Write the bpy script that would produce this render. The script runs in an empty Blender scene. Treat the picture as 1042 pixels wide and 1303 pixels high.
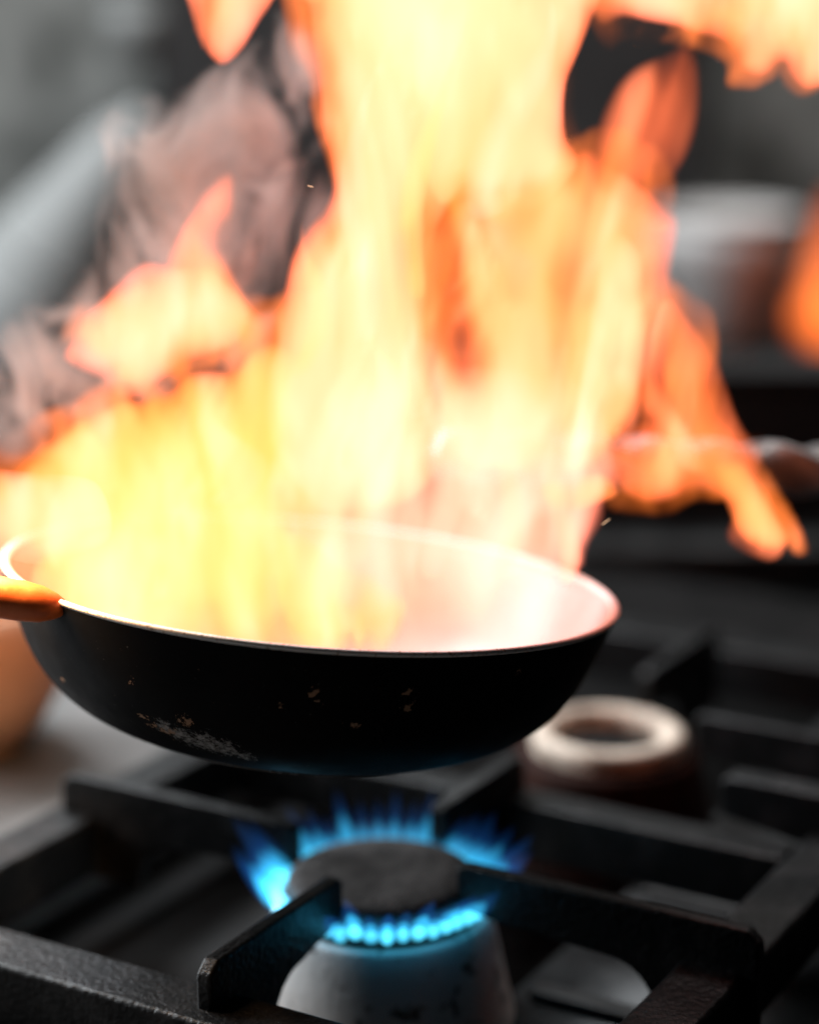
import bpy, bmesh, math, random
import numpy as np
from mathutils import Vector, Matrix

random.seed(7)
SC = bpy.context.scene
COL = SC.collection
R = math.radians

# ------------------------------------------------------------------ camera
PITCH = R(14.5)
FPX = 2772.0                                   # focal length in photograph pixels (1042 x 1303)
CAM = Vector((0.01227, -0.92601, 0.39581))
cd = bpy.data.cameras.new('camera')
cam = bpy.data.objects.new('camera', cd); COL.objects.link(cam)
cam.location = CAM
cam.rotation_euler = (math.pi / 2 - PITCH, 0, 0)
cd.sensor_fit = 'VERTICAL'; cd.sensor_height = 36.0; cd.sensor_width = 36.0
cd.lens = 36.0 * FPX / 1303.0
cd.clip_start = 0.02; cd.clip_end = 50
cd.dof.use_dof = True
cd.dof.focus_distance = 0.86
cd.dof.aperture_fstop = 2.45
SC.camera = cam

# ------------------------------------------------------------------ world, lamps, exposure
w = bpy.data.worlds.new('World'); SC.world = w; w.use_nodes = True
w.node_tree.nodes['Background'].inputs['Color'].default_value = (0.75, 0.85, 0.95, 1)
w.node_tree.nodes['Background'].inputs['Strength'].default_value = 0.008

def area(name, loc, target, size, power, colour):
    l = bpy.data.lights.new(name, 'AREA'); l.shape = 'RECTANGLE'; l.size, l.size_y = size
    l.energy = power; l.color = colour
    o = bpy.data.objects.new(name, l); COL.objects.link(o); o.location = loc
    o.rotation_euler = (Vector(target) - Vector(loc)).to_track_quat('-Z', 'Y').to_euler()
    return o
area('overhead_fill', (-0.9, 1.1, 1.5), (-0.1, 0.15, 0), (1.2, 0.5), 60, (0.90, 0.96, 1.0))  # added lamp, unseen, for sheen on the grate tops
area('overhead_fill', (0.0, 1.2, 1.9), (0.0, 2.2, 0.1), (2.4, 0.4), 34, (1.0, 0.98, 0.95))  # added lamp, unseen, brightening the back wall
area('left_fill', (-1.30, 0.55, 0.50), (-0.05, 0.0, -0.04), (0.8, 0.6), 26, (0.90, 0.96, 1.0))  # added lamp, unseen, lighting the burner body from the left

fl = bpy.data.lights.new('fire_light', 'POINT'); fl.energy = 2.4; fl.color = (1.0, 0.55, 0.25); fl.shadow_soft_size = 0.018
fo = bpy.data.objects.new('fire_light', fl); COL.objects.link(fo); fo.location = (-0.165, -0.085, 0.185)      # added lamp inside the spilling flame, boosting its light on the handle
SC.view_settings.view_transform = 'Standard'
SC.view_settings.look = 'None'
SC.view_settings.exposure = 0.0
SC.view_settings.gamma = 1.0
SC.view_settings.use_curve_mapping = False
cy = SC.cycles
cy.use_denoising = True
cy.max_bounces = 6; cy.diffuse_bounces = 3; cy.glossy_bounces = 3
cy.volume_bounces = 1; cy.transparent_max_bounces = 24
cy.volume_step_rate = 0.6; cy.volume_max_steps = 96
cy.sample_clamp_indirect = 6.0
SC.render.film_transparent = False

# ------------------------------------------------------------------ helpers
SP, CP = math.sin(PITCH), math.cos(PITCH)
def ray(px, py):
    u = (px - 521.0) / FPX; v = -(py - 651.5) / FPX
    return Vector((u, CP + v * SP, -SP + v * CP))
def at_y(px, py, y):                            # point of a vertical plane y = const
    d = ray(px, py); return CAM + d * ((y - CAM.y) / d.y)

def tag(o, label=None, cat=None, group=None, kind=None):
    if label: o['label'] = label
    if cat: o['category'] = cat
    if group: o['group'] = group
    if kind: o['kind'] = kind
    return o
def empty(name, loc=(0, 0, 0), rot=(0, 0, 0)):
    o = bpy.data.objects.new(name, None); COL.objects.link(o)
    o.location = loc; o.rotation_euler = rot; o.empty_display_size = 0.02
    return o
def link(name, me, mat=None, parent=None):
    o = bpy.data.objects.new(name, me); COL.objects.link(o)
    if mat: me.materials.clear(); me.materials.append(mat)
    if parent: o.parent = parent
    return o
def from_bm(name, bm, mat, parent=None, smooth=True, bevel=0, seg=2):
    bmesh.ops.recalc_face_normals(bm, faces=bm.faces[:])
    me = bpy.data.meshes.new(name); bm.to_mesh(me); bm.free()
    if smooth:
        me.polygons.foreach_set('use_smooth', [True] * len(me.polygons))
    o = link(name, me, mat, parent)
    if bevel:
        m = o.modifiers.new('bevel', 'BEVEL'); m.width = bevel; m.segments = seg; m.limit_method = 'ANGLE'; m.angle_limit = R(35)
        m.harden_normals = True
    return o
def box_bm(cx, cy_, cz, sx, sy, sz):
    bm = bmesh.new()
    bmesh.ops.create_cube(bm, size=1.0, matrix=Matrix.Translation((cx, cy_, cz)) @ Matrix.Diagonal((sx, sy, sz, 1)))
    return bm
def lathe(profile, n=96, closed=False):
    bm = bmesh.new(); rings = []
    for r_, z in profile:
        if r_ < 1e-6: rings.append([bm.verts.new((0, 0, z))])
        else: rings.append([bm.verts.new((r_ * math.cos(2 * math.pi * k / n), r_ * math.sin(2 * math.pi * k / n), z)) for k in range(n)])
    pairs = list(zip(rings, rings[1:])) + ([(rings[-1], rings[0])] if closed else [])
    for a, b in pairs:
        for k in range(n):
            q = [a[k % len(a)], a[(k + 1) % len(a)], b[(k + 1) % len(b)], b[k % len(b)]]
            u = []
            for v in q:
                if v not in u: u.append(v)
            if len(u) >= 3: bm.faces.new(u)
    return bm
def prism(pts, t, axis_o, ax, up, side):
    """outline pts (along ax, up), extruded by t along side, centred."""
    bm = bmesh.new()
    f0 = [bm.verts.new(axis_o + ax * p + up * q - side * (t / 2)) for p, q in pts]
    f1 = [bm.verts.new(axis_o + ax * p + up * q + side * (t / 2)) for p, q in pts]
    bm.faces.new(f0); bm.faces.new(f1[::-1])
    n = len(pts)
    for k in range(n): bm.faces.new((f0[k], f0[(k + 1) % n], f1[(k + 1) % n], f1[k]))
    return bm
def tube(path, radii, n=20, cap=True):
    bm = bmesh.new(); rings = []
    path = [Vector(p) for p in path]
    for i, p in enumerate(path):
        t = (path[min(i + 1, len(path) - 1)] - path[max(i - 1, 0)]).normalized()
        s = t.cross(Vector((0, 0, 1)));  s = s.normalized() if s.length > 1e-4 else Vector((1, 0, 0))
        u = s.cross(t).normalized(); r_ = radii[i] if hasattr(radii, '__len__') else radii
        rings.append([bm.verts.new(p + s * (r_ * math.cos(2 * math.pi * k / n)) + u * (r_ * math.sin(2 * math.pi * k / n))) for k in range(n)])
    for a, b in zip(rings, rings[1:]):
        for k in range(n): bm.faces.new((a[k], a[(k + 1) % n], b[(k + 1) % n], b[k]))
    if cap: bm.faces.new(rings[0][::-1]); bm.faces.new(rings[-1])
    return bm

# ------------------------------------------------------------------ materials
def mat_new(name):
    m = bpy.data.materials.new(name); m.use_nodes = True
    return m, m.node_tree.nodes, m.node_tree.links
def surf(name, c1, c2, rough=(0.4, 0.6), metallic=0.0, scale=60, bump=0.0, bscale=400, spec=0.5, detail=6, stretch=(1, 1, 1), contrast=(0.35, 0.65)):
    m, N, L = mat_new(name); b = N['Principled BSDF']
    tc = N.new('ShaderNodeTexCoord'); mp = N.new('ShaderNodeMapping'); mp.inputs['Scale'].default_value = stretch
    L.new(tc.outputs['Object'], mp.inputs['Vector'])
    n1 = N.new('ShaderNodeTexNoise'); n1.inputs['Scale'].default_value = scale; n1.inputs['Detail'].default_value = detail
    n1.inputs['Roughness'].default_value = 0.65
    L.new(mp.outputs['Vector'], n1.inputs['Vector'])
    cr = N.new('ShaderNodeValToRGB'); e = cr.color_ramp.elements
    e[0].position, e[1].position = contrast; e[0].color = (*c1, 1); e[1].color = (*c2, 1)
    L.new(n1.outputs['Fac'], cr.inputs['Fac']); L.new(cr.outputs['Color'], b.inputs['Base Color'])
    mr = N.new('ShaderNodeMapRange'); mr.inputs['To Min'].default_value, mr.inputs['To Max'].default_value = rough
    mr.inputs['From Min'].default_value, mr.inputs['From Max'].default_value = 0.3, 0.7
    L.new(n1.outputs['Fac'], mr.inputs['Value']); L.new(mr.outputs['Result'], b.inputs['Roughness'])
    b.inputs['Metallic'].default_value = metallic; b.inputs['Specular IOR Level'].default_value = spec
    if bump:
        n2 = N.new('ShaderNodeTexNoise'); n2.inputs['Scale'].default_value = bscale; n2.inputs['Detail'].default_value = 4
        L.new(mp.outputs['Vector'], n2.inputs['Vector'])
        bp = N.new('ShaderNodeBump'); bp.inputs['Strength'].default_value = bump; bp.inputs['Distance'].default_value = 0.001
        L.new(n2.outputs['Fac'], bp.inputs['Height']); L.new(bp.outputs['Normal'], b.inputs['Normal'])
    return m
M = {}
M['iron'] = surf('cast_iron', (0.003, 0.003, 0.0034), (0.030, 0.030, 0.031), (0.55, 0.24), 0, 42, 0.9, 380, 0.24, contrast=(0.48, 0.72))
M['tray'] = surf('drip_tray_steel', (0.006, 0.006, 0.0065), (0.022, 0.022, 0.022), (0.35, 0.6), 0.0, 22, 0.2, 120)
M['near_black'] = surf('shaded_tray_black', (0.002, 0.002, 0.002), (0.007, 0.006, 0.006), (0.5, 0.7), 0, 22, 0.2, 120, 0.12)  # near-black base colour, carries shade on the tray and in the ring
M['steel'] = surf('brushed_steel', (0.09, 0.088, 0.085), (0.16, 0.155, 0.15), (0.4, 0.55), 0.1, 18, 0.1, 90)
M['black'] = surf('black_enamel', (0.006, 0.006, 0.006), (0.014, 0.012, 0.012), (0.5, 0.7), 0, 20, 0.1, 200, 0.25)
M['alu'] = surf('stained_aluminium', (0.12, 0.095, 0.08), (0.78, 0.76, 0.74), (0.38, 0.6), 0.15, 70, 0.35, 260, contrast=(0.36, 0.44))
M['cap'] = surf('burner_cap_iron', (0.03, 0.026, 0.025), (0.11, 0.098, 0.094), (0.6, 0.8), 0, 120, 0.6, 420)
M['crust'] = surf('baked_pale_crust', (0.16, 0.09, 0.05), (0.64, 0.54, 0.44), (0.5, 0.75), 0, 26, 0.5, 200, contrast=(0.32, 0.5))
M['rust'] = surf('browned_iron', (0.010, 0.004, 0.003), (0.035, 0.012, 0.008), (0.6, 0.8), 0, 60, 0.5, 200, 0.08)
M['lining'] = surf('pale_pan_lining', (0.44, 0.38, 0.355), (0.56, 0.50, 0.47), (0.35, 0.5), 0, 24, 0.05, 200)
M['rim'] = surf('burnt_rim', (0.35, 0.20, 0.13), (0.86, 0.84, 0.82), (0.35, 0.5), 0, 420, 0.3, 900, contrast=(0.32, 0.44))
M['base_metal'] = surf('worn_base_metal', (0.10, 0.10, 0.10), (0.45, 0.45, 0.46), (0.2, 0.4), 0.9, 30, 0.1, 200)
M['handle'] = surf('fire_glow_orange', (0.86, 0.15, 0.025), (0.95, 0.22, 0.05), (0.35, 0.55), 0, 120, 0.10, 300)  # the fire's orange glow is put into the base colour
M['wall'] = surf('grey_kitchen_wall', (0.07, 0.075, 0.07), (0.32, 0.33, 0.32), (0.6, 0.8), 0, 7, detail=2, contrast=(0.36, 0.60))
M['dark'] = surf('dark_appliance', (0.003, 0.003, 0.003), (0.014, 0.012, 0.012), (0.5, 0.7), 0, 5)
M['grey'] = surf('grey_sheet_metal', (0.13, 0.133, 0.13), (0.18, 0.185, 0.18), (0.6, 0.75), 0.0, 4)
M['bowl'] = surf('pale_bowl_metal', (0.44, 0.42, 0.41), (0.62, 0.60, 0.58), (0.4, 0.55), 0.2, 5)
M['tan'] = surf('tan_clay', (0.62, 0.34, 0.20), (0.74, 0.45, 0.29), (0.5, 0.7), 0, 12)
M['hose'] = surf('ridged_hose_steel', (0.22, 0.21, 0.21), (0.36, 0.35, 0.34), (0.3, 0.45), 0.6, 60)

# black enamel of the pan's outside: chipped specks and one scraped, bare patch near the base
m, N, L = mat_new('pan_black_enamel'); M['enamel'] = m; b = N['Principled BSDF']
tc = N.new('ShaderNodeTexCoord')
def noise(sc, det=4, rough=0.6):
    n = N.new('ShaderNodeTexNoise'); n.inputs['Scale'].default_value = sc; n.inputs['Detail'].default_value = det
    n.inputs['Roughness'].default_value = rough; L.new(tc.outputs['Object'], n.inputs['Vector']); return n.outputs['Fac']
def maprange(v, a, b_, c=0.0, d=1.0):
    k = N.new('ShaderNodeMapRange'); k.inputs['From Min'].default_value = a; k.inputs['From Max'].default_value = b_
    k.inputs['To Min'].default_value = c; k.inputs['To Max'].default_value = d; L.new(v, k.inputs['Value']); return k.outputs['Result']
def mth(op, x, y=None):
    k = N.new('ShaderNodeMath'); k.operation = op; L.new(x, k.inputs[0])
    if y is not None:
        if isinstance(y, (int, float)): k.inputs[1].default_value = y
        else: L.new(y, k.inputs[1])
    return k.outputs[0]
def spot(p, r_):
    k = N.new('ShaderNodeVectorMath'); k.operation = 'DISTANCE'; L.new(tc.outputs['Object'], k.inputs[0]); k.inputs[1].default_value = p
    return maprange(k.outputs['Value'], r_, r_ * 0.2)
PAN_SPOTS = 'SPOTS'
chips_src = noise(330, 3, 0.7)
SPOT_POINTS = []
def finish_enamel(spots, scrape):
    acc = None
    for p, r_ in spots:
        s = spot(p, r_); acc = s if acc is None else mth('MAXIMUM', acc, s)
    chip = maprange(mth('ADD', chips_src, mth('MULTIPLY', acc, 0.27)), 0.72, 0.80)
    acc2 = None
    for p, r_ in scrape:
        s = spot(p, r_); acc2 = s if acc2 is None else mth('MAXIMUM', acc2, s)
    scr = maprange(mth('ADD', noise(420, 5, 0.75), mth('MULTIPLY', acc2, 0.30)), 0.66, 0.90)
    mx = N.new('ShaderNodeMix'); mx.data_type = 'RGBA'; L.new(chip, mx.inputs['Factor'])
    mx.inputs['A'].default_value = (0.0045, 0.0045, 0.005, 1); mx.inputs['B'].default_value = (0.40, 0.24, 0.15, 1)
    mx2 = N.new('ShaderNodeMix'); mx2.data_type = 'RGBA'; L.new(scr, mx2.inputs['Factor'])
    L.new(mx.outputs['Result'], mx2.inputs['A']); mx2.inputs['B'].default_value = (0.42, 0.41, 0.40, 1)
    L.new(mx2.outputs['Result'], b.inputs['Base Color'])
    L.new(maprange(scr, 0, 1, 0, 0.5), b.inputs['Metallic'])
    L.new(maprange(noise(60), 0.3, 0.7, 0.5, 0.66), b.inputs['Roughness'])
    b.inputs['Specular IOR Level'].default_value = 0.05

GAIN = 8 * 1.4
def fire_mat(name, plateaus, a=55.0, scale=(18, 18, 6), ramp=(0.36, 0.50, 0.64), dens=(0.25, 1.7), dist=1.6, rate=1.0):
    """glowing soot: emits and absorbs, brighter and paler where the gas is thicker. plateaus = three colours of optically thick flame."""
    m, N, L = mat_new(name); N.remove(N['Principled BSDF']); out = N['Material Output']
    tc = N.new('ShaderNodeTexCoord'); mp = N.new('ShaderNodeMapping'); mp.inputs['Scale'].default_value = scale
    L.new(tc.outputs['Object'], mp.inputs['Vector'])
    n = N.new('ShaderNodeTexNoise'); n.inputs['Scale'].default_value = 1.0; n.inputs['Detail'].default_value = 2.0
    n.inputs['Distortion'].default_value = dist; L.new(mp.outputs['Vector'], n.inputs['Vector'])
    cr = N.new('ShaderNodeValToRGB'); e = cr.color_ramp.elements
    e[0].position, e[1].position = ramp[0], ramp[2]; mid = e.new(ramp[1])
    for el, c in zip((e[0], mid, e[-1]), plateaus): el.color = (c[0] / 8, c[1] / 8, c[2] / 8, 1)
    L.new(n.outputs['Fac'], cr.inputs['Fac'])
    mr = N.new('ShaderNodeMapRange'); mr.inputs['From Min'].default_value = 0.3; mr.inputs['From Max'].default_value = 0.7
    mr.inputs['To Min'].default_value = dens[0] * a; mr.inputs['To Max'].default_value = dens[1] * a
    L.new(n.outputs['Fac'], mr.inputs['Value'])
    # per-channel absorption: red saturates first, blue last
    ab = N.new('ShaderNodeVolumeAbsorption'); ab.inputs['Color'].default_value = (0.0, 0.22, 0.40, 1)
    L.new(mr.outputs['Result'], ab.inputs['Density'])
    em = N.new('ShaderNodeEmission')
    mul = N.new('ShaderNodeVectorMath'); mul.operation = 'MULTIPLY'; mul.inputs[1].default_value = (GAIN * 1.0, GAIN * 0.78, GAIN * 0.60)
    L.new(cr.outputs['Color'], mul.inputs[0]); L.new(mul.outputs[0], em.inputs['Color']); L.new(mr.outputs['Result'], em.inputs['Strength'])
    ad = N.new('ShaderNodeAddShader'); L.new(ab.outputs[0], ad.inputs[0]); L.new(em.outputs[0], ad.inputs[1])
    L.new(ad.outputs[0], out.inputs['Volume'])
    m.cycles.volume_step_rate = rate
    return m
M['fire_yellow'] = fire_mat('yellow_flame', ((2.4, 0.56, 0.20), (2.9, 0.74, 0.40), (3.3, 0.88, 0.62)))
M['fire_gold'] = fire_mat('golden_flame', ((2.5, 0.60, 0.11), (2.8, 0.74, 0.22), (3.2, 0.90, 0.52)))
M['fire_orange'] = fire_mat('orange_flame', ((2.0, 0.40, 0.15), (2.5, 0.64, 0.30), (2.9, 0.84, 0.48)), a=50)
M['fire_pale'] = fire_mat('pale_flame', ((2.5, 0.66, 0.44), (2.7, 0.80, 0.62), (3.0, 0.94, 0.76)), a=30)
M['fire_veil'] = fire_mat('thin_orange_flame', ((1.6, 0.38, 0.06), (2.0, 0.52, 0.11), (2.6, 0.72, 0.26)), a=30)
M['vapour'] = fire_mat('burning_vapour', ((2.6, 0.84, 0.64), (2.8, 0.92, 0.76), (3.0, 1.0, 0.84)), a=15)
M['fire_far'] = fire_mat('far_flame', ((1.2, 0.16, 0.02), (1.8, 0.34, 0.05), (2.4, 0.6, 0.14)), a=9)

def glow_mat(name, col, strength):
    m, N, L = mat_new(name); N.remove(N['Principled BSDF'])
    em = N.new('ShaderNodeEmission'); em.inputs['Color'].default_value = (*col, 1); em.inputs['Strength'].default_value = strength
    L.new(em.outputs[0], N['Material Output'].inputs['Volume']); return m
M['gas_core'] = glow_mat('gas_flame_cyan', (0.12, 0.76, 1.0), 190)
M['gas_mid'] = glow_mat('gas_flame_teal', (0.04, 0.48, 0.82), 85)
M['gas_blue'] = glow_mat('gas_flame_blue', (0.02, 0.16, 0.60), 16)
m, N, L = mat_new('spark_glow'); N.remove(N['Principled BSDF']); em = N.new('ShaderNodeEmission')
em.inputs['Color'].default_value = (1, 0.6, 0.35, 1); em.inputs['Strength'].default_value = 1.2
L.new(em.outputs[0], N['Material Output'].inputs['Surface']); M['spark'] = m

def smoke_mat(name, dens, scale, lo, hi, col=(0.86, 0.74, 0.70), absn=0.15):
    m, N, L = mat_new(name); N.remove(N['Principled BSDF'])
    tc = N.new('ShaderNodeTexCoord'); mp = N.new('ShaderNodeMapping'); mp.inputs['Scale'].default_value = scale
    mp.inputs['Rotation'].default_value = (0, R(-32), 0)
    L.new(tc.outputs['Object'], mp.inputs['Vector'])
    n = N.new('ShaderNodeTexNoise'); n.inputs['Scale'].default_value = 1; n.inputs['Detail'].default_value = 6.0; n.inputs['Roughness'].default_value = 0.62
    n.inputs['Distortion'].default_value = 1.5; L.new(mp.outputs['Vector'], n.inputs['Vector'])
    mr = N.new('ShaderNodeMapRange'); mr.inputs['From Min'].default_value = lo; mr.inputs['From Max'].default_value = hi
    mr.inputs['To Max'].default_value = dens; L.new(n.outputs['Fac'], mr.inputs['Value'])
    pv = N.new('ShaderNodeVolumePrincipled'); pv.inputs['Color'].default_value = (*col, 1); pv.inputs['Anisotropy'].default_value = 0.1
    L.new(mr.outputs['Result'], pv.inputs['Density']); L.new(pv.outputs[0], N['Material Output'].inputs['Volume'])
    m.cycles.volume_step_rate = 0.5
    return m
M['smoke'] = smoke_mat('pink_grey_smoke', 95, (30, 30, 20), 0.48, 0.78, (0.74, 0.62, 0.58))

# ------------------------------------------------------------------ setting
A = Vector((math.cos(R(-30)), math.sin(R(-30)), 0))      # direction of the grate's long fingers
B = Vector((-A.y, A.x, 0)); Z = Vector((0, 0, 1))
GRID = Matrix(((A.x, B.x, 0, 0), (A.y, B.y, 0, 0), (0, 0, 1, 0), (0, 0, 0, 1)))
def gbox(a0, a1, b0, b1, z0, z1):
    bm = box_bm((a0 + a1) / 2, (b0 + b1) / 2, (z0 + z1) / 2, a1 - a0, b1 - b0, z1 - z0)
    bmesh.ops.transform(bm, matrix=GRID, verts=bm.verts[:]); return bm

# stove_top: a steel hob with a sunken dark tray, its left part coloured with the grate's shadow
hob = tag(empty('stove_top'), kind='structure')
from_bm('drip_tray', gbox(-0.20, 0.045, -0.175, 0.50, -0.100, -0.085), M['near_black'], hob)  # left part: the grate's shadow painted as a near-black colour
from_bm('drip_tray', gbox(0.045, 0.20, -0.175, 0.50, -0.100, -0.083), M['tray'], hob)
for a0, a1, b0, b1 in ((-1.1, -0.20, -0.60, 0.62), (0.20, 1.0, -0.60, 0.62), (-0.20, 0.20, -0.60, -0.175), (-0.20, 0.20, 0.50, 0.62)):
    from_bm('steel_deck', gbox(a0, a1, b0, b1, -0.12, -0.048), M['steel'] if a1 < 0 or b1 < 0 else M['near_black'], hob, bevel=0.003)  # right and rear decks in plain near-black
for b0 in (-0.05, 0.04, 0.17):
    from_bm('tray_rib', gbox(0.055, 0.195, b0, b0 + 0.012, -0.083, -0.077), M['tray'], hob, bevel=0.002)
tag(from_bm('back_wall', box_bm(0, 2.45, 0.0, 5, 0.06, 3.0), M['wall'], smooth=False), kind='structure')
tag(from_bm('floor', box_bm(0, 1.2, -0.95, 5, 5, 0.05), M['dark'], smooth=False), kind='structure')

# black back panel of the range
bg = tag(empty('range_back_panel', (0, 0.72, -0.05)), 'black upright panel along the back of the range behind the flames', 'back panel')
from_bm('panel', box_bm(0.05, 0.05, 0.035, 1.9, 0.06, 0.17), M['black'], bg, bevel=0.006)
from_bm('ledge', box_bm(0.05, -0.02, -0.004, 1.9, 0.07, 0.022), M['tray'], bg, bevel=0.004)
from_bm('top_trim', box_bm(0.05, 0.05, 0.125, 1.92, 0.075, 0.010), M['black'], bg, bevel=0.003)

# ------------------------------------------------------------------ cast iron grate
gr = tag(empty('grate'), 'black cast iron grate with raised fingers around the lit burner', 'grate')
RZ = -0.020
def rail(a0, a1, b0, b1): from_bm('rail', gbox(a0, a1, b0, b1, RZ - 0.030, RZ), M['iron'], gr, bevel=0.0025, seg=3)
rail(-0.190, -0.163, -0.1535, 0.43)          # left
rail(0.149, 0.178, -0.1535, 0.43)            # right
rail(-0.1628, 0.1488, -0.152, -0.122)        # front
rail(-0.1628, 0.1488, 0.118, 0.140)          # middle
rail(-0.1628, 0.1488, 0.402, 0.430)          # back
def finger(origin, d, side, r0, r1, t=0.0078, drop=0.052):
    """raised plate from radius r0 (tip) to r1 (foot on the rail)"""
    h = 0.021; pts = [(r0, -h), (r0, -0.002), (r0 + 0.004, 0.0), (r1 - 0.006, 0.0), (r1, -0.005), (r1, -drop + 0.004), (r1 - 0.004, -drop)]
    foot = r1 - 0.050
    pts += [(foot + 0.003, -drop)]
    for k in range(7):
        an = math.pi / 2 * k / 6
        pts.append((foot - 0.022 + 0.022 * math.cos(an) + 0.003, -h - 0.022 + 0.022 * math.sin(an) - 0.006))
    pts.append((r0 + 0.02, -h - 0.003))
    from_bm('finger', prism(pts, t, origin, d, Z, side), M['iron'], gr, bevel=0.0018, seg=2)
O0 = Vector((0, 0, 0)); O1 = B * 0.236 + A * 0.004
finger(O0, -A, B, 0.046, 0.184); finger(O0, -B, A, 0.040, 0.142)
finger(O0, A, B, 0.040, 0.184);  finger(O0, B, A, 0.050, 0.136)
finger(O1, -A, B, 0.046, 0.184); finger(O1, B, A, 0.046, 0.150)
finger(O1, A, B, 0.052, 0.170)
finger(B * 0.163, A, B, 0.102, 0.210, 0.016)

# ------------------------------------------------------------------ burners
def burner(loc, lit):
    e = empty('gas_burner', loc)
    body = [(0.062, -0.070), (0.060, -0.060), (0.0575, -0.050), (0.0545, -0.036), (0.0520, -0.024), (0.0502, -0.016), (0.0490, -0.013), (0.030, -0.012), (0, -0.012)]
    from_bm('body', lathe(body, 80), M['alu'] if lit else M['rust'], e)
    if lit:
        from_bm('port_ring', lathe([(0.0475, -0.0118), (0.0485, -0.0105), (0.0475, -0.0065), (0.0440, -0.0050), (0.0, -0.0050)], 80), M['cap'], e)
        cap = [(0.0420, -0.0048), (0.0440, -0.003), (0.0437, 0.0002), (0.0420, 0.0022), (0.037, 0.0036), (0.026, 0.0040), (0.012, 0.0034), (0, 0.0032)]
        from_bm('cap', lathe(cap, 80), M['cap'], e)
    else:
        ring = [(0.0415, -0.013), (0.0425, -0.006), (0.0410, -0.0025), (0.038, -0.001), (0.0335, -0.0012), (0.031, -0.003), (0.0295, -0.007), (0.029, -0.013)]
        from_bm('crusted_ring', lathe(ring, 80), M['crust'], e)
        from_bm('centre', lathe([(0.0285, -0.0118), (0.018, -0.0105), (0, -0.010)], 48), M['near_black'], e)  # near-black colour stands in for the shade inside the ring
    return e
tag(burner((0, 0, -0.0175), True), 'lit gas burner with stained grey body and dark cap ringed by blue flame', 'burner')
tag(burner(tuple(O1 + Z * -0.0175), False), 'unlit gas burner with pale crusted ring behind the pan', 'burner')

# blue gas flame: a ring of jets
gf = tag(empty('burner_flame', (0, 0, -0.026)), 'ring of small blue gas flames around the burner cap', 'flame')
def jet_mesh(name, length, r0, rm):
    prof = [(0, 0)] + [(r_, z) for z, r_ in ((0.0004, r0 * 0.7), (0.12 * length, r0), (0.35 * length, rm), (0.6 * length, rm * 0.72), (0.82 * length, rm * 0.36))] + [(0, length)]
    bm = lathe(prof, 12); bmesh.ops.recalc_face_normals(bm, faces=bm.faces[:])
    me = bpy.data.meshes.new(name); bm.to_mesh(me); bm.free(); me.polygons.foreach_set('use_smooth', [True] * len(me.polygons)); return me
core_me = jet_mesh('inner_cone', 0.0100, 0.0030, 0.0040); core_me.materials.append(M['gas_core'])
mid_me = jet_mesh('mantle', 0.0230, 0.0030, 0.0046); mid_me.materials.append(M['gas_mid'])
blue_me = jet_mesh('flame_jet', 0.036, 0.0032, 0.0050); blue_me.materials.append(M['gas_blue'])
NJ = 44
for k in range(NJ):
    an = 2 * math.pi * (k + 0.35) / NJ
    deg = math.degrees(an) % 360
    big = 1.15 if 165 < deg < 205 else (1.15 if deg > 338 or deg < 8 else 1.0)     # the flame leans out further on two sides
    lean = R(41 + random.uniform(-7, 7)) if big == 1 else R(40 + random.uniform(-5, 5))
    o = link('flame_jet', blue_me); o.parent = gf
    o.location = (0.0462 * math.cos(an), 0.0462 * math.sin(an), random.uniform(-0.0004, 0.0004))
    o.rotation_euler = (0, lean, an); o.scale = (big, big, big * random.uniform(0.6, 1.1))
    c = link('inner_cone', core_me); c.parent = o; c.scale = (random.uniform(0.7, 1.0), random.uniform(0.7, 1.0), random.uniform(0.7, 1.3))
    c = link('mantle', mid_me); c.parent = o; c.scale = (1, 1, random.uniform(0.8, 1.1))

# ------------------------------------------------------------------ the pan
PR = 0.1350; PH = 0.066
rim_c = at_y(397, 736, 0.0)
rot = Matrix.Rotation(R(5.4), 4, 'Y') @ Matrix.Rotation(R(-4.6), 4, 'X')
base = rim_c - (rot.to_3x3() @ Vector((0, 0, PH)))
pan = tag(empty('frying_pan', base, rot.to_euler()), 'black frying pan with pale inside, held tilted over the burner full of fire', 'pan')
out_p = [(0, 0.0), (0.072, 0.0), (0.081, 0.0012), (0.092, 0.0048), (0.1045, 0.0118), (0.1150, 0.0215), (0.1230, 0.0335), (0.1285, 0.0465), (0.1325, 0.0580), (PR, PH - 0.0008)]
def smooth_profile(p, n=5):
    r_ = []
    for i in range(len(p) - 1):
        p0, p1, p2, p3 = p[max(i - 1, 0)], p[i], p[i + 1], p[min(i + 2, len(p) - 1)]
        for k in range(n):
            t = k / n
            r_.append(tuple(0.5 * (2 * p1[j] + (p2[j] - p0[j]) * t + (2 * p0[j] - 5 * p1[j] + 4 * p2[j] - p3[j]) * t * t + (3 * p1[j] - p0[j] - 3 * p2[j] + p3[j]) * t ** 3) for j in (0, 1)))
    return r_ + [p[-1]]
outer = smooth_profile(out_p)
shell = from_bm('outer_shell', lathe(outer, 160), M['enamel'], pan)
inner = [(max(r_ - 0.0026, 0), z + 0.0026) for r_, z in out_p[:-1]]
inner = smooth_profile(inner + [(PR - 0.0026, PH - 0.0004)])
from_bm('lining', lathe(inner, 160), M['lining'], pan)
from_bm('rim', lathe([(PR - 0.0034, PH - 0.0004), (PR - 0.0028, PH + 0.0010), (PR - 0.0002, PH + 0.0018), (PR + 0.0012, PH + 0.0010), (PR + 0.0002, PH - 0.0007)], 160, closed=True), M['rim'], pan)
from_bm('base_ring', lathe([(0.066, -0.0006), (0.074, -0.0012), (0.0805, 0.0002), (0.0795, 0.0012), (0.066, 0.0004)], 120, closed=True), M['base_metal'], pan)
inv = (Matrix.Translation(base) @ rot).inverted()
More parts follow.
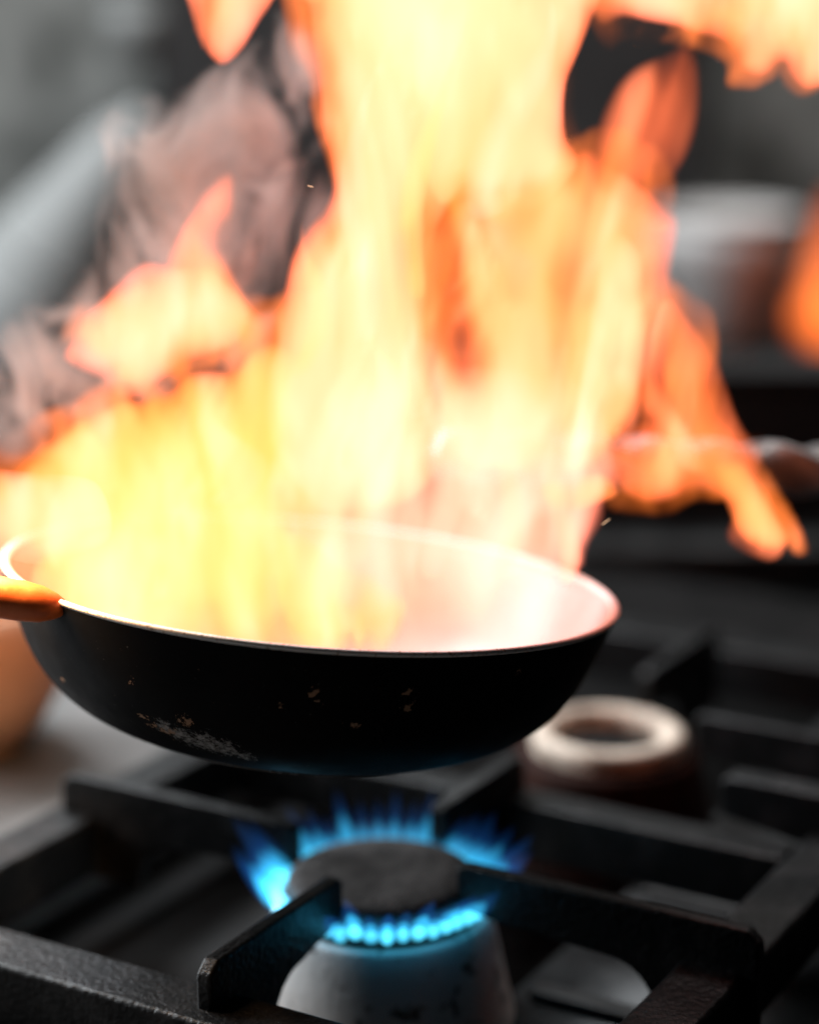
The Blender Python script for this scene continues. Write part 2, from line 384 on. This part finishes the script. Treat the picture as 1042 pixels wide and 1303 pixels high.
def on_pan(px, py):                            # where the outside of the pan meets a line of sight (local coordinates)
    o = inv @ CAM; d = (inv.to_3x3() @ ray(px, py)); best = None
    for i in range(3000):
        p = o + d * (0.80 + 0.25 * i / 3000)
        r_ = math.hypot(p.x, p.y)
        if 0 <= p.z <= PH and r_ <= np.interp(p.z, [q[1] for q in outer], [q[0] for q in outer]): return p
    return o + d * 0.9
spots = [((on_pan(x, y)), s) for x, y, s in ((80, 865, .004), (168, 868, .004), (360, 898, .004), (398, 882, .005), (405, 892, .0035), (520, 880, .005), (517, 900, .005), (180, 912, .004), (195, 920, .007), (235, 918, .008), (452, 922, .004), (660, 855, .004), (215, 930, .008))]
scr = [((on_pan(x, y)), s) for x, y, s in ((235, 938, .011), (262, 945, .013), (285, 952, .012), (310, 962, .008), (210, 925, .007))]
N, L = M['enamel'].node_tree.nodes, M['enamel'].node_tree.links; b = N['Principled BSDF']; tc = [n for n in N if n.type == 'TEX_COORD'][0]
finish_enamel(spots, scr)
# handle: rounded bar fixed to the wall near the rim, running out to the left
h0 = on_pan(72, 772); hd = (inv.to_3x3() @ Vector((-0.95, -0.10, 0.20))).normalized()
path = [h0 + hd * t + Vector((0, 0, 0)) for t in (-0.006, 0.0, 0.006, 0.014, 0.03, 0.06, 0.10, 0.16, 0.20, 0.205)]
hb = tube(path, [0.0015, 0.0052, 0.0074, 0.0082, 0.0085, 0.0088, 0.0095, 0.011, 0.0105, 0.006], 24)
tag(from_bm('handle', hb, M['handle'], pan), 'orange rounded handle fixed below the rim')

# ------------------------------------------------------------------ fire
def vnoise(x, y, seed=0):
    """smooth 2-D value noise, 0..1"""
    def h(i, j):
        n = (i * 374761393 + j * 668265263 + seed * 1274126177) & 0x7fffffff
        n = ((n ^ (n >> 13)) * 1274126177) & 0x7fffffff
        return ((n ^ (n >> 16)) & 0xffff) / 65535.0
    i, j = np.floor(x).astype(np.int64), np.floor(y).astype(np.int64); fx, fy = x - i, y - j
    fx = fx * fx * (3 - 2 * fx); fy = fy * fy * (3 - 2 * fy)
    return (h(i, j) * (1 - fx) + h(i + 1, j) * fx) * (1 - fy) + (h(i, j + 1) * (1 - fx) + h(i + 1, j + 1) * fx) * fy
def smooth_loop(p, n=8):
    p = np.array(p, float); out = []
    for i in range(len(p)):
        p0, p1, p2, p3 = p[i - 1], p[i], p[(i + 1) % len(p)], p[(i + 2) % len(p)]
        for k in range(n):
            t = k / n
            out.append(0.5 * (2 * p1 + (p2 - p0) * t + (2 * p0 - 5 * p1 + 4 * p2 - p3) * t * t + (3 * p1 - p0 - 3 * p2 + p3) * t ** 3))
    return np.array(out)
def sdf(P, X, Y):                               # positive inside
    d = np.full(X.shape, 1e9); inside = np.zeros(X.shape, bool)
    for a, b_ in zip(P, np.roll(P, -1, 0)):
        e = b_ - a; l = max(e @ e, 1e-12)
        t = np.clip(((X - a[0]) * e[0] + (Y - a[1]) * e[1]) / l, 0, 1)
        d = np.minimum(d, np.hypot(X - a[0] - t * e[0], Y - a[1] - t * e[1]))
        c = ((a[1] > Y) != (b_[1] > Y)); 
        if abs(e[1]) > 1e-12: inside ^= c & (X < (Y - a[1]) * e[0] / e[1] + a[0])
    return np.where(inside, d, -d)
def flame(name, outline, y, thick, mat, parent=None, soft=0.02, cell=0.0035, wig=0.007, streak=0.6, seed=1, lean=0.0, wave=0.02, grow=0.0, floor=0.10):
    """a body of burning gas: its outline at depth y, swelling to `thick` metres inside, waving to and fro"""
    P = smooth_loop([(q.x, q.z) for q in (at_y(px, py, y) for px, py in outline)])
    x0, z0 = P.min(0) - 0.012 - grow; x1, z1 = P.max(0) + 0.012 + grow
    xs = np.arange(x0, x1, cell); zs = np.arange(z0, z1, cell); X, Zg = np.meshgrid(xs, zs, indexing='ij')
    wk = wig / 0.007
    def n2(fx, fz, k): return 2 * vnoise(X * fx, Zg * fz, seed + k) - 1
    U = X + wk * (0.0075 * n2(26, 15, 40) + 0.0035 * n2(62, 30, 41) + 0.0014 * n2(150, 70, 42))
    W = Zg + wk * (0.0085 * n2(24, 16, 43) + 0.0040 * n2(58, 34, 44) + 0.0014 * n2(140, 80, 45))
    D = sdf(P, U, W) + grow
    gx, gz = np.gradient(D, cell); g = np.maximum(np.hypot(gx, gz), 0.45)
    T = thick * (1 - np.exp(-np.maximum(D, 0) / soft))
    sx = U + 0.012 * np.sin(W * 23 + seed) + 0.006 * n2(14, 9, 46)
    f1 = vnoise(sx * 42, W * 14, seed + 9); f2 = 1 - np.abs(2 * vnoise(sx * 66 + 0.8 * n2(30, 22, 47), W * 22 + 0.8 * n2(26, 20, 48), seed + 3) - 1); f3 = 1 - np.abs(2 * vnoise(sx * 140, W * 40, seed + 4) - 1)
    st = 0.5 * f1 + 0.32 * f2 ** 2 + 0.18 * f3 ** 2
    T = T * np.clip(1 + streak * 2.6 * (st - 0.45), floor, 2.2)
    yc = y + lean * (Zg - z0) + wave * 2 * (vnoise(X * 9 + 3, Zg * 9, seed + 20) - 0.5) + 0.3 * wave * (vnoise(X * 30, Zg * 16, seed + 30) - 0.5)
    keep = np.zeros(D.shape, bool)
    inn = D > 0
    cellin = inn[:-1, :-1] | inn[1:, :-1] | inn[:-1, 1:] | inn[1:, 1:]
    sxm, szm = -D * gx / g ** 2, -D * gz / g ** 2
    lim = np.minimum(1.0, 0.9 * cell / np.maximum(np.hypot(sxm, szm), 1e-9))      # never fold a cell over
    snapx = np.where(inn, X, X + sxm * lim); snapz = np.where(inn, Zg, Zg + szm * lim)
    vi_f = {}; vi_b = {}; V = []; Fc = []
    def vid(i, j, back):
        k = (i, j)
        if not inn[i, j]: back = False
        dct = vi_b if back else vi_f
        if k not in dct:
            dct[k] = len(V); h = T[i, j] / 2 if inn[i, j] else 0.0
            V.append((snapx[i, j], yc[i, j] + (h if back else -h), snapz[i, j]))
        return dct[k]
    I, J = np.nonzero(cellin)
    for i, j in zip(I.tolist(), J.tolist()):
        q = [(i, j), (i + 1, j), (i + 1, j + 1), (i, j + 1)]
        f = [vid(*k, False) for k in q]; bk = [vid(*k, True) for k in q]
        for t in ((0, 1, 2), (0, 2, 3)):        # the same diagonal in front and behind, so thin places never cross
            tf = [f[k] for k in t]; tb = [bk[k] for k in t]
            if tf != tb: Fc.append(tf); Fc.append(tb[::-1])
    me = bpy.data.meshes.new(name); me.from_pydata(V, [], Fc); me.update()
    me.polygons.foreach_set('use_smooth', [True] * len(me.polygons))
    return link(name, me, M[mat], parent)

fire = tag(empty('fire', (base.x, base.y, base.z + 0.01)), 'tall yellow and orange fire blazing up out of the pan', 'fire')
fire_inv = Matrix.Translation(fire.location).inverted()
def tongue(outline, y, thick, mat, veil=0.0, **k):
    o = flame('flame_tongue', outline, y, thick, mat, fire, **k); o.matrix_parent_inverse = fire_inv
    if veil:                                    # thin torn fringe of cooler gas round a big tongue
        kk = dict(k); kk.update(soft=0.016, streak=1.7, floor=0.02, grow=veil, seed=k.get('seed', 1) + 100, wig=0.010, cell=0.003)
        o = flame('flame_fringe', outline, y + 0.012, 0.020, 'fire_veil', fire, **kk); o.matrix_parent_inverse = fire_inv
    return o
# low broad flames over the left half of the pan
tongue([(-20, 715), (-40, 660), (-20, 606), (50, 566), (140, 540), (215, 503), (290, 462), (350, 425), (420, 440), (450, 520), (440, 620), (455, 700), (440, 790), (300, 815), (180, 800), (60, 765)], 0.035, 0.075, 'fire_gold', soft=0.034, veil=0.01, seed=2, streak=0.7, wig=0.012)
tongue([(330, 700), (350, 600), (360, 500), (420, 440), (520, 430), (640, 470), (740, 500), (790, 545), (786, 625), (762, 640), (765, 690), (735, 735), (650, 770), (500, 785), (380, 780)], 0.015, 0.050, 'fire_pale', soft=0.03, seed=3, streak=0.7)
# main column
tongue([(345, 560), (352, 430), (362, 370), (388, 305), (432, 240), (412, 165), (402, 90), (386, 15), (372, -70), (600, -80), (640, 40), (622, 160), (598, 240), (562, 300), (552, 420), (560, 560), (500, 640), (400, 640)], 0.03, 0.085, 'fire_yellow', soft=0.022, veil=0.006, seed=5, streak=0.5, wig=0.005)
tongue([(540, -80), (775, -80), (760, 20), (735, 90), (730, 150), (745, 200), (715, 232), (690, 262), (655, 288), (622, 280), (596, 240), (560, 250), (520, 150)], 0.02, 0.07, 'fire_yellow', soft=0.018, veil=0.004, seed=8, streak=0.45, wig=0.004)
tongue([(540, 310), (600, 235), (690, 235), (760, 205), (812, 225), (842, 268), (832, 335), (826, 400), (812, 470), (805, 540), (740, 590), (600, 600), (548, 520), (536, 400)], 0.05, 0.030, 'fire_orange', soft=0.012, veil=0.006, seed=11, streak=0.8)
tongue([(590, 330), (606, 280), (640, 330), (700, 350), (760, 280), (800, 290), (815, 330), (800, 430), (834, 490), (832, 518), (790, 540), (740, 570), (640, 580), (585, 520)], 0.015, 0.040, 'fire_yellow', soft=0.025, seed=13, streak=1.0)
# right-hand tongue curling down past the pan
tongue([(848, 370), (876, 398), (908, 460), (935, 530), (966, 572), (966, 604), (986, 640), (1002, 682), (988, 700), (948, 696), (922, 672), (930, 640), (890, 620), (835, 634), (786, 620), (775, 565), (808, 520), (812, 440), (828, 395)], 0.01, 0.026, 'fire_orange', soft=0.010, cell=0.0025, veil=0.004, seed=17, streak=0.8, wig=0.003)
tongue([(915, 600), (950, 590), (978, 640), (1000, 682), (985, 699), (945, 690), (930, 655)], -0.01, 0.030, 'fire_gold', soft=0.012, cell=0.0025, seed=18, streak=0.3, wig=0.002)
tongue([(740, 600), (775, 600), (790, 630), (765, 642), (742, 650), (700, 640), (690, 610)], -0.02, 0.03, 'fire_gold', soft=0.012, cell=0.0025, seed=19, streak=0.3, wig=0.003)
# upper right curl and the band along the top
tongue([(765, 230), (770, 150), (800, 95), (850, 72), (884, 60), (892, 120), (884, 180), (862, 228), (835, 262), (795, 262)], 0.06, 0.030, 'fire_orange', soft=0.026, seed=23, streak=0.7, wig=0.002)
tongue([(740, -70), (1120, -70), (1110, 70), (1045, 104), (1018, 98), (1003, 66), (982, 86), (955, 88), (944, 58), (880, 34), (800, 18), (765, 24)], 0.04, 0.04, 'fire_yellow', soft=0.016, veil=0.004, seed=29, streak=0.6, wig=0.004)
tongue([(222, -50), (234, 20), (254, 64), (279, 83), (302, 62), (330, 18), (352, -4), (400, 10), (420, -50)], 0.03, 0.04, 'fire_yellow', soft=0.014, seed=31, streak=0.5, wig=0.003)
# thin licks and streaks inside the blaze
rs = np.random.RandomState(4)
def lick(px, py, h, wd, lean_px, y, thick, mat, seed):
    """a narrow rising flame: root at (px, py), h tall and wd wide in the photograph's pixels"""
    n = 7; left = []; right = []
    for k in range(n):
        t = k / (n - 1); wv = wd * (0.35 + 0.65 * math.sin(math.pi * min(0.15 + t * 0.9, 1.0))) * (1 - t ** 3 * 0.85)
        cx = px + lean_px * t + wd * 0.5 * math.sin(t * 5 + seed); cyy = py - h * t
        left.append((cx - wv / 2, cyy)); right.append((cx + wv / 2, cyy))
    tongue(left + right[::-1], y, thick, mat, soft=0.008, cell=0.003, wig=0.003, seed=seed, streak=0.5, wave=0.012)
for i, (px, py, h, wd, ln, y, th, mt) in enumerate((
        (390, 700, 330, 50, 70, -0.02, 0.020, 'fire_yellow'), (470, 720, 380, 40, 50, -0.01, 0.018, 'fire_yellow'),
        (560, 740, 300, 45, -20, -0.03, 0.018, 'fire_pale'), (630, 740, 260, 36, 20, -0.03, 0.016, 'fire_yellow'),
        (690, 740, 230, 40, 40, -0.02, 0.016, 'fire_yellow'), (300, 740, 220, 60, 30, -0.03, 0.022, 'fire_gold'),
        (200, 745, 170, 60, 20, -0.03, 0.022, 'fire_gold'), (745, 720, 150, 40, -10, 0.0, 0.016, 'fire_pale'),
        (610, 600, 330, 44, 10, 0.0, 0.024, 'fire_yellow'), (775, 560, 300, 40, 30, 0.02, 0.018, 'fire_yellow'),
        (700, 600, 230, 50, 20, 0.03, 0.018, 'fire_pale'), (440, 430, 400, 46, 60, -0.02, 0.020, 'fire_pale'),
        (520, 380, 380, 40, 60, -0.02, 0.020, 'fire_gold'), (640, 280, 300, 60, 30, -0.01, 0.020, 'fire_pale'),
        (480, 600, 200, 60, -10, -0.03, 0.022, 'fire_gold'), (380, 480, 200, 40, 30, -0.01, 0.018, 'fire_gold'),
        (270, 640, 150, 70, 30, 0.0, 0.03, 'fire_yellow'), (860, 600, 180, 50, -20, 0.0, 0.016, 'fire_yellow'))):
    lick(px, py, h, wd, ln, y, th, mt, 60 + i)
# hot spill over the left rim
tongue([(-60, 705), (-70, 620), (-5, 600), (50, 590), (120, 605), (130, 680), (60, 712), (5, 715)], -0.070, 0.060, 'fire_pale', soft=0.016, seed=71, cell=0.0025, wig=0.004)
tongue([(28, 722), (60, 690), (130, 670), (230, 660), (340, 690), (450, 735), (520, 790), (500, 860), (380, 870), (250, 850), (120, 815), (40, 770)], -0.045, 0.05, 'fire_gold', soft=0.03, seed=74, streak=1.0)
# pale glow of burning vapour low over the pan
tongue([(60, 740), (90, 690), (250, 640), (420, 560), (560, 520), (700, 540), (770, 600), (760, 690), (735, 745), (680, 830), (480, 860), (300, 840), (130, 800)], 0.0, 0.05, 'vapour', soft=0.04, seed=73, streak=0.5)

tongue([(330, 580), (400, 480), (520, 440), (640, 450), (740, 520), (765, 600), (650, 665), (520, 650), (410, 665)], -0.04, 0.05, 'vapour', soft=0.04, seed=77, streak=0.9, wig=0.012)

# flame torn off to the left, in the smoke
lf = tag(flame('loose_flame', [(84, 446), (120, 408), (165, 376), (200, 345), (245, 330), (285, 338), (318, 388), (304, 430), (262, 455), (212, 478), (166, 503), (130, 480)], 0.02, 0.080, 'fire_yellow', soft=0.036, seed=37, streak=0.8, wig=0.006),
         'loose cream flame torn off beside the pinkish smoke', 'flame')
tag(flame('flame_wisp', [(150, 440), (200, 350), (240, 290), (268, 245), (300, 228), (305, 270), (292, 320), (330, 400), (270, 440)], 0.04, 0.020, 'fire_orange', soft=0.02, seed=38, streak=0.8, wig=0.007),
    'faint orange wisp rising above the loose cream flame', 'flame')
o = flame('flame_fringe', [(84, 446), (120, 408), (165, 376), (200, 345), (245, 330), (285, 338), (318, 388), (304, 430), (262, 455), (212, 478), (166, 503), (130, 480)], 0.03, 0.03, 'fire_veil', lf, soft=0.02, seed=137, streak=1.6, wig=0.012, grow=0.007, floor=0.02)
tag(flame('far_flame', [(1000, 435), (990, 395), (1010, 350), (1040, 290), (1070, 250), (1120, 280), (1130, 400), (1090, 450), (1030, 455)], 1.55, 0.42, 'fire_far', soft=0.16, cell=0.01, seed=41, streak=0.4, wave=0.03),
    'blurred orange flame burning in the dark beside the pale bowl', 'flame')

# ------------------------------------------------------------------ smoke
tag(flame('smoke', [(-40, 480), (20, 400), (90, 330), (120, 210), (150, 150), (230, 120), (320, 60), (390, 30), (420, 120), (440, 240), (390, 330), (350, 430), (260, 500), (150, 545), (60, 575), (-40, 600)], 0.10, 0.13, 'smoke', soft=0.07, seed=51, streak=0.0, wig=0.008, cell=0.005),
    'pinkish grey smoke drifting up on the left of the fire', 'smoke', kind='stuff')

# ------------------------------------------------------------------ things behind
# ridged hose running across behind the flames
hz = empty('spiral_hose', at_y(790, 588, 0.10)); tag(hz, 'dark ridged spiral metal hose running behind the fire', 'hose')
hp0, hp1 = at_y(545, 578, 0.09), at_y(1120, 602, 0.11)
hl = (hp1 - hp0).length; hx = (hp1 - hp0).normalized(); hs = hx.cross(Z).normalized(); hu = hs.cross(hx)
off = Matrix.Translation(hz.location).inverted()
def hose_bm(r_, ridge, pitch, slant, nl=520, nr=20):
    bm = bmesh.new(); rings = []
    for i in range(nl + 1):
        s = hl * i / nl; ring = []
        for k in range(nr):
            an = 2 * math.pi * k / nr
            rr = r_ + ridge * max(0.0, math.sin(2 * math.pi * s / pitch + an * slant))
            if s < 0.008: rr *= math.sqrt(max(1 - ((0.008 - s) / 0.008) ** 2, 0.02))
            ring.append(bm.verts.new(hp0 + hx * s + (hs * math.cos(an) + hu * math.sin(an)) * rr))
        rings.append(ring)
    for a, b_ in zip(rings, rings[1:]):
        for k in range(nr): bm.faces.new((a[k], a[(k + 1) % nr], b_[(k + 1) % nr], b_[k]))
    bm.faces.new(rings[0][::-1]); bm.faces.new(rings[-1]); return bm
o = from_bm('ridged_tube', hose_bm(0.0108, 0.0030, 0.0310, 3), M['hose'], hz); o.matrix_parent_inverse = off

# left: clay bowl on the steel deck
c = at_y(-38, 985, 0.26)
cb = tag(empty('clay_bowl', (c.x, c.y, -0.046)), 'blurred tan rounded bowl on the steel deck beyond the grate', 'bowl')
from_bm('body', lathe([(0, 0), (0.03, 0), (0.045, 0.012), (0.056, 0.034), (0.060, 0.06), (0.056, 0.085), (0.052, 0.085), (0.055, 0.06), (0.05, 0.03), (0, 0.01)], 48), M['tan'], cb)
from_bm('foot', lathe([(0.026, -0.0015), (0.032, -0.0015), (0.032, 0.003), (0.026, 0.003)], 48, closed=True), M['tan'], cb)

def back_thing(name, label, cat, px, py, y):
    p = at_y(px, py, y); return tag(empty(name, p), label, cat)
# dark cabinet behind the smoke
p = at_y(330, 400, 1.7); q = at_y(235, 400, 1.7); r2 = at_y(440, 400, 1.7)
cab = tag(empty('dark_cabinet', (p.x, 1.9, -0.92)), 'dark upright cabinet far behind the fire and smoke', 'cabinet')
wd = 0.72
from_bm('carcass', box_bm(0.21, 0.18, 0.72, wd, 0.34, 1.44), M['dark'], cab, bevel=0.01)
for dx in (0.035, 0.385):
    dr = from_bm('door', box_bm(dx, -0.004, 0.75, 0.34, 0.02, 1.34), M['dark'], cab, bevel=0.006)
    from_bm('handle', tube([(dx + 0.11, -0.035, 0.55), (dx + 0.11, -0.035, 0.95)], 0.008, 12), M['grey'], dr)
# slanting grey duct on the left
p0, p1 = at_y(-20, 520, 1.25), at_y(190, 140, 1.25)
du = tag(empty('slanting_duct', p0), 'pale grey slanting metal duct blurred behind the smoke', 'duct')
od = Matrix.Translation(p0).inverted()
dv = (p1 - p0).normalized()
o = from_bm('pipe', tube([p0 - dv * 0.25, p0, p0.lerp(p1, 0.5), p0.lerp(p1, 0.9), p1], [0.15, 0.133, 0.080, 0.036, 0.012], 32), M['grey'], du); o.matrix_parent_inverse = od
for t in (0.12, 0.5):
    c0 = p0.lerp(p1, t); rr = 0.135 - 0.107 * t
    o = from_bm('band', tube([c0 - dv * 0.006, c0 + dv * 0.006], rr, 32), M['grey'], du); o.matrix_parent_inverse = od
# pale bowl on a stand, right
c = at_y(915, 440, 1.75)
pb = tag(empty('steel_bowl', (c.x, c.y, c.z)), 'pale blurred deep steel bowl standing right of the fire', 'bowl')
K = 1.3
from_bm('body', lathe([(r_ * K, z * K) for r_, z in ((0, 0), (0.024, 0), (0.034, 0.012), (0.050, 0.05), (0.064, 0.09), (0.071, 0.125), (0.069, 0.125), (0.066, 0.11), (0.04, 0.113), (0, 0.115))], 64), M['bowl'], pb)
from_bm('rim', lathe([(r_ * K, z * K) for r_, z in ((0.070, 0.1255), (0.073, 0.1235), (0.073, 0.127), (0.070, 0.127))], 64, closed=True), M['bowl'], pb)
tb = tag(empty('dark_table', (c.x, c.y, c.z - 0.05)), 'black work table carrying the pale bowl behind the range', 'table')
from_bm('top', box_bm(0, 0.15, 0.02, 1.5, 0.6, 0.058), M['black'], tb, bevel=0.004)
for sx in (-0.7, 0.7):
    for sy in (-0.1, 0.4): from_bm('leg', box_bm(sx, sy, -0.42, 0.05, 0.05, 0.82), M['black'], tb, bevel=0.003)
c = at_y(172, 22, 1.6)
ct = tag(empty('white_tub', (c.x, c.y, c.z - 0.05)), 'small off-white tub blurred at the dark cabinet edge', 'tub')
from_bm('body', lathe([(0, 0), (0.028, 0), (0.032, 0.07), (0.030, 0.07), (0.026, 0.004), (0, 0.004)], 32), M['grey'], ct)
from_bm('lid', lathe([(0, 0.078), (0.034, 0.078), (0.034, 0.070), (0, 0.0702)], 32), M['grey'], ct)

# ------------------------------------------------------------------ sparks
def spark(p0, p1, y, label, r_=0.0002, bend=0.0):
    a, b_ = at_y(*p0, y), at_y(*p1, y); mid = a.lerp(b_, 0.5) + Vector((bend, 0, 0))
    pts = [a, a.lerp(mid, 0.55), mid, mid.lerp(b_, 0.45), b_]
    tag(from_bm('spark', tube(pts, [r_ * 0.3, r_, r_, r_, r_ * 0.3], 8), M['spark']), label, 'spark', 'sparks around the fire')
spark((391, 236), (399, 238), -0.04, 'tiny glowing spark in the smoke beside the main flame')
spark((765, 668), (776, 660), -0.05, 'tiny glowing spark above the right edge of the pan')
